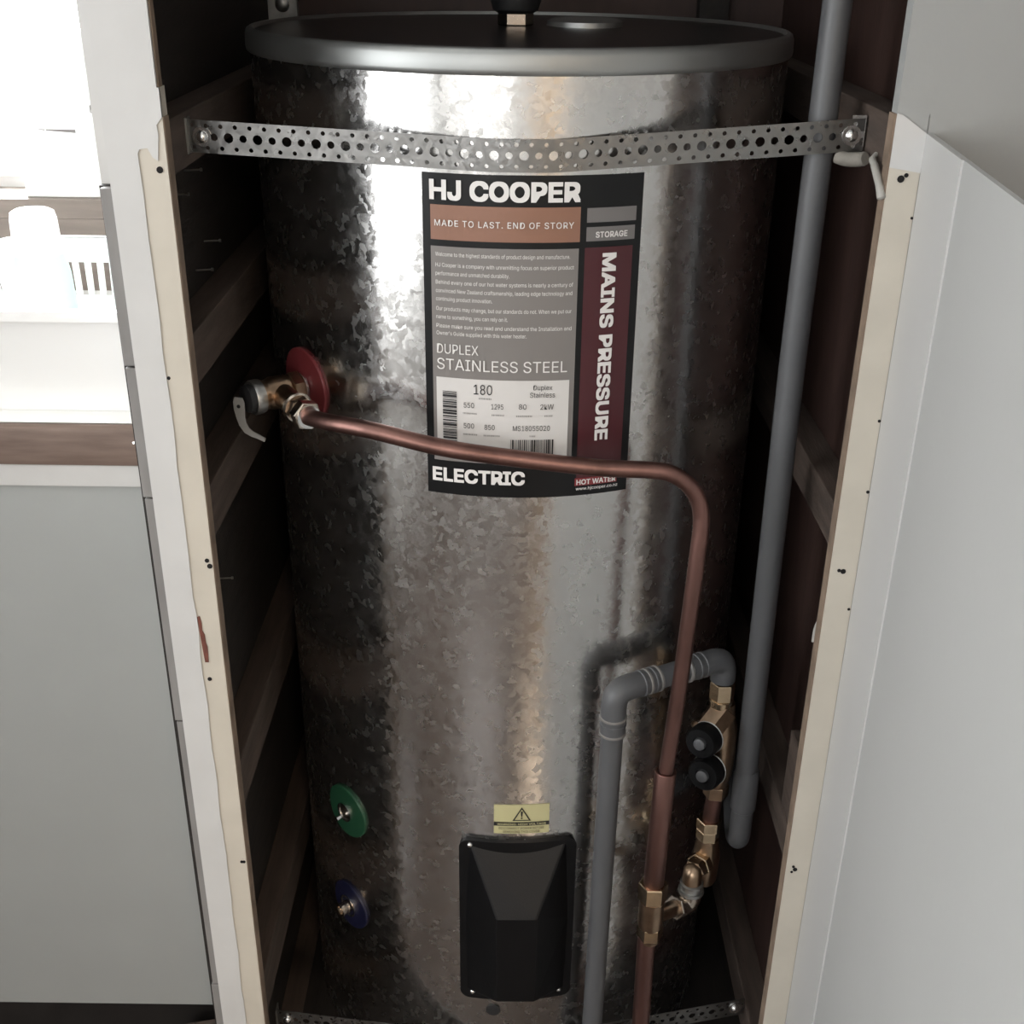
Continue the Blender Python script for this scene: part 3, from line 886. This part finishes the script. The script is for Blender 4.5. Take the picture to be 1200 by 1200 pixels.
# ================================================================== perforated restraint straps
def strap_cell():
    """Two pitches of perforated band in the flat: x 0..0.025, y -0.0138..0.0138."""
    W, Hh = .025, .0138
    holes = [(.0094, 0, .0042), (.0219, 0, .0032)]
    for x in (.00315, .01565):
        holes += [(x, .0092, .0019), (x, -.0092, .0019)]
    pts, edges = [], []
    bx = [i * W / 5 for i in range(6)]
    loop = [(x, -Hh) for x in bx] + [(W, 0)] + [(x, Hh) for x in reversed(bx)] + [(0, 0)]
    pts += [Vector(p) for p in loop]
    edges += [(i, (i + 1) % len(loop)) for i in range(len(loop))]
    for hx_, hy_, r in holes:
        s = len(pts)
        m = 12
        pts += [Vector((hx_ + r * cos(2 * pi * k / m), hy_ + r * sin(2 * pi * k / m))) for k in range(m)]
        edges += [(s + k, s + (k + 1) % m) for k in range(m)]
    vs, es, fs = delaunay_2d_cdt(pts, edges, [], 0, 1e-7)[:3]
    keep = []
    for f in fs:
        c = sum((vs[i] for i in f), Vector((0, 0))) / len(f)
        if all(hypot(c.x - a, c.y - b) > r * .97 for a, b, r in holes):
            keep.append(tuple(f))
    return [(v.x, v.y) for v in vs], keep


SC = strap_cell()


def strap_path(pl, pr, r):
    def tang(p, s):
        d = hypot(*p)
        return atan2(p[0], -p[1]) + s * acos(r / d)
    a, b = tang(pl, 1), tang(pr, -1)
    pts = [Vector(pl)]
    for k in range(41):
        t = a + (b - a) * k / 40
        pts.append(Vector((r * sin(t), -r * cos(t))))
    pts.append(Vector(pr))
    return pts


def make_strap(name, label, pl, pr, zl, zc, zr, r, grp):
    pts = strap_path(pl, pr, r)
    acc = [0]
    for i in range(1, len(pts)):
        acc.append(acc[-1] + (pts[i] - pts[i - 1]).length)
    T = acc[-1]

    def at(s):
        s = min(max(s, 0), T - 1e-9)
        for i in range(1, len(acc)):
            if s <= acc[i]:
                t = (s - acc[i - 1]) / max(1e-9, acc[i] - acc[i - 1])
                p = pts[i - 1].lerp(pts[i], t)
                d = (pts[i] - pts[i - 1]).normalized()
                return p, Vector((d.y, -d.x))
        return pts[-1], Vector((0, -1))

    def zmid(s):
        s1, s2 = acc[1], acc[-2]
        if s < s1:
            return zl + (zc - zl) * s / s1
        if s > s2:
            return zc + (zr - zc) * (s - s2) / (T - s2)
        return zc
    root = thing(name, label, 'strap', (0, -r, zc), grp)
    ncell = int(T / .025)
    sx = T / (ncell * .025)
    mb = MB()
    for c in range(ncell):
        vs, fs = SC
        out = []
        for x, y in vs:
            s = (c * .025 + x) * sx
            p, nn = at(s)
            out.append(Vector((p.x, p.y, zmid(s) + y)))
        mb.add(out, fs)
    me = build('band', mb, 'strap_metal', root, False)
    sm = me.modifiers.new('thickness', 'SOLIDIFY')
    sm.thickness = .0008
    sm.offset = 0
    for s, z in ((.012, zl), (T - .012, zr)):
        p, nn = at(s)
        q = Vector((p.x, p.y, zmid(s)))
        n3 = Vector((nn.x, nn.y, 0))
        if n3.y > 0:
            n3 = -n3
        w = build('washer', MB().lathe(q, n3, [(.0004, .0085), (.0016, .0085), (.0016, .003)], 22), 'bright_steel', root)
        build('screw', MB().lathe(q, n3, [(.0014, .0055), (.0030, .0052), (.0046, .0036), (.0052, .001)], 18), 'bright_steel', root)
    p, nn = at(0)
    build('folded_end', box(p.x - .0016, p.x - .0002, p.y - .004, p.y + .010, zl - .0150, zl + .0150), 'dull_steel', root, False)
    return root


s1 = make_strap('restraint_strap', 'perforated steel strap across the upper part of tank', (-.2868, -.2515), (.3025, -.2440), 1.2120, 1.2022, 1.2190, .2765, 'tank straps')
make_strap('restraint_strap', 'perforated steel strap low down near the tank base', (-.2868, -.2660), (.3025, -.2380), .1500, .1180, .1490, .2765, 'tank straps')
# angle piece behind the right end of the upper strap
build('end_angle', box(.2900, .3025, -.2445, -.2430, 1.2035, 1.2350), 'bright_steel', s1, False)
build('sleeve_end', MB().tube(smooth_path([(.2805, -.2415, 1.2005), (.2880, -.2480, 1.1985), (.2960, -.2580, 1.2000), (.3000, -.2650, 1.2020)], 5), [.004] + [.0062] * 14 + [.0050], 12), 'putty', s1)

cordp = tag(build('white_cord', MB().tube(smooth_path([(.3035, -.2830, 1.2085), (.2990, -.2900, 1.2055), (.2985, -.3000, 1.2020), (.2982, -.3110, 1.1965), (.2985, -.3240, 1.1880), (.2992, -.3300, 1.1800)], 6),
                                              [.0022] * 6 + [.0030] * 6 + [.0034] * 12 + [.0036] * 6 + [.0018], 12), 'white_cord', None, True, 0, (.299, -.30, 1.2)),
            'short white cord hanging at right end of upper strap', 'cord')

# galvanised bracket on the back wall
br = thing('wall_bracket', 'galvanised steel bracket on back wall above the tank', 'bracket', (-.306, .311, 1.15))
bx_ = build('plate', box(-.3195, -.2815, .3090, .3112, 1.15, 1.42), 'dull_steel', br, False)
build('turned_edge', box(-.2825, -.2812, .3000, .3112, 1.15, 1.42), 'dull_steel', br, False)
for z in (1.2915, 1.36):
    build('dome_bolt', MB().lathe((-.301, .3092, z), (0, -1, 0), [(0, .0095), (.003, .0090), (.0055, .0062), (.0065, .002)], 20), 'dull_steel', br)

# ================================================================== laundry bench on the left
BY = -.10
bench = thing('laundry_bench', 'grey laundry bench with brown timber front edge', 'bench', (-.95, BY, FZ))
build('bench_top', box(-1.69, -.354, BY + .012, .4715, .846, .8755), 'bench_white', bench, False)
mb = MB()
prof = [(BY + .014, .8755), (BY + .006, .8755), (BY + .002, .8735), (BY, .8690), (BY, .8300), (BY + .004, .8290), (BY + .020, .8290), (BY + .020, .8455), (BY + .014, .8455)]
vs = [(-1.69, y, z) for y, z in prof] + [(-.354, y, z) for y, z in prof]
n = len(prof)
mb.add(vs, [tuple(range(n)), tuple(reversed(range(n, 2 * n)))] + [(i, (i + 1) % n, (i + 1) % n + n, i + n) for i in range(n)])
build('edge_moulding', mb, 'bench_wood', bench, True)
build('upstand', box(-1.69, -.354, .4600, .4715, .8756, .9845), 'upstand_wood', bench, False)
build('trim_strip', box(-1.69, -.354, BY + .002, BY + .014, .8025, .8288), 'white_paint', bench, False, .001)
build('front_panel', box(-1.69, -.354, BY + .006, BY + .020, -.0250, .8050), 'bench_grey', bench, False)
build('side_panel', box(-.372, -.355, BY + .020, .4715, -.025, .8450), 'bench_grey', bench, False)
build('toe_kick', box(-1.69, -.354, BY + .030, BY + .045, FZ, -.0235), 'toe_kick', bench, False)
build('screw', MB().lathe((-.425, BY + .0006, .858), (0, -1, .3), [(0, .002), (.001, .0016)], 10), 'bright_steel', bench)

off = tag(build('timber_offcut', MB().prism([(-.4700, FZ + .0005), (-.3600, FZ + .0005), (-.3600, -.0260), (-.4700, -.0520)], -.135, -.105), 'nog_timber', None, False, .002, (-.42, -.12, FZ)),
          'small timber offcut standing at the foot of bench', 'timber')

# white basket with slotted sides
BK = (-.526, .100, .8757)
bk = thing('laundry_basket', 'white plastic basket with slotted sides on the bench', 'basket', BK)
HX, HY, BH = .158, .172, .1245


def rr(hx_, hy_, rad, nc=6):
    """Rounded rectangle, returned with arc length."""
    out = []
    for sx, sy, t0 in ((1, 1, 0), (-1, 1, 90), (-1, -1, 180), (1, -1, 270)):
        for k in range(nc + 1):
            t = radians(t0 + 90 * k / nc)
            out.append(((hx_ - rad) * sx + rad * cos(t), (hy_ - rad) * sy + rad * sin(t)))
    return out


def ring_pts(frac, z, grow=0.0):
    s = .86 + .14 * frac
    base = rr(HX * s + grow, HY * s + grow, .045 * s, 5)
    res = []
    for i, p in enumerate(base):
        q = base[(i + 1) % len(base)]
        L_ = hypot(q[0] - p[0], q[1] - p[1])
        m = 1 if L_ < .04 else 26
        for k in range(m):
            t = k / m
            res.append((BK[0] + p[0] + (q[0] - p[0]) * t, BK[1] + p[1] + (q[1] - p[1]) * t, BK[2] + z, L_ > .04, k))
    return res


levels = [0.0, .046, .0500, .0930, .0970, BH]
rings = [ring_pts(z / BH, z) for z in levels]
n = len(rings[0])
mb = MB()
mb.add([p[:3] for r_ in rings for p in r_], [])
for i in range(len(levels) - 1):
    for k in range(n):
        kk = (k + 1) % n
        flat, kid = rings[i][k][3], rings[i][k][4]
        if flat and rings[i][k][1] > BK[1] - HY * .8 and levels[i] == .0500 and 2 <= kid <= 23 and kid % 2 == 0:
            continue
        mb.f.append((i * n + k, i * n + kk, (i + 1) * n + kk, (i + 1) * n + k))
mb.f.append(tuple(reversed(range(n))))
bw = build('basket_wall', mb, 'white_plastic', bk, False)
so = bw.modifiers.new('thickness', 'SOLIDIFY')
so.thickness = .003
so.offset = -1
rim_in = ring_pts(1.0, BH)
mb = MB()
ra, rb_, rc_, rd_ = ring_pts(1.0, BH - .010, .0), ring_pts(1.0, BH - .010, .008), ring_pts(1.0, BH + .0015, .009), ring_pts(1.0, BH + .0015, -.003)
mb.add([p[:3] for r_ in (ra, rb_, rc_, rd_) for p in r_], [])
for i in range(3):
    for k in range(n):
        kk = (k + 1) % n
        mb.f.append((i * n + k, i * n + kk, (i + 1) * n + kk, (i + 1) * n + k))
build('basket_rim', mb, 'white_plastic', bk, True)

bt = thing('detergent_bottle', 'pale teal plastic bottle with white cap in the basket', 'bottle', (-.588, .125, .8792))
build('bottle_body', MB().lathe((-.588, .125, .8792), (0, 0, 1), [(0, .030), (.004, .0345), (.060, .0360), (.110, .0345), (.128, .0315), (.136, .0285)], 32), 'teal_plastic', bt)
build('cap', MB().lathe((-.588, .125, .8792), (0, 0, 1), [(.1355, .0290), (.150, .0285), (.178, .0275), (.186, .0255), (.189, .0200), (.1895, .004)], 32), 'white_plastic', bt)

ct = thing('powder_carton', 'white carton with faint print on the window sill', 'carton', (-.63, .50, 1.0135))
cf = build('box_body', box(-.735, -.535, .476, .536, 1.0135, 1.245), 'white_plastic', ct, False, .001)


def flat_text(mb, body, x0, x1, z0, z1, y, bold=0):
    vs, fs = text_shape(body, bold)
    mb.add([(x0 + a * (x1 - x0), y - h, z0 + b * (z1 - z0)) for a, b, h in vs], fs)


mb = MB()
mb.add([(-.7014, .4755, 1.1106), (-.6925, .4755, 1.1095), (-.6925, .4755, 1.1112), (-.7014, .4755, 1.1114)], [(0, 1, 2, 3)])
mb.add([(-.6905, .4755, 1.1093), (-.6472, .4755, 1.1064), (-.6472, .4755, 1.1112), (-.6905, .4755, 1.1112)], [(0, 1, 2, 3)])
build('dark_mark', mb, 'label_light_grey', cf, False, recalc=False)
mb = MB()
flat_text(mb, 'Del', -.6225, -.6010, 1.1345, 1.1460, .4755)
build('carton_lettering', mb, 'print_faint', cf, False, recalc=False)
build('teal_mark', MB().add([(-.6046, .4755, 1.0661), (-.594, .4755, 1.0655), (-.594, .4755, 1.0810), (-.6046, .4755, 1.0805)], [(0, 1, 2, 3)]), 'teal_print', cf, False, recalc=False)
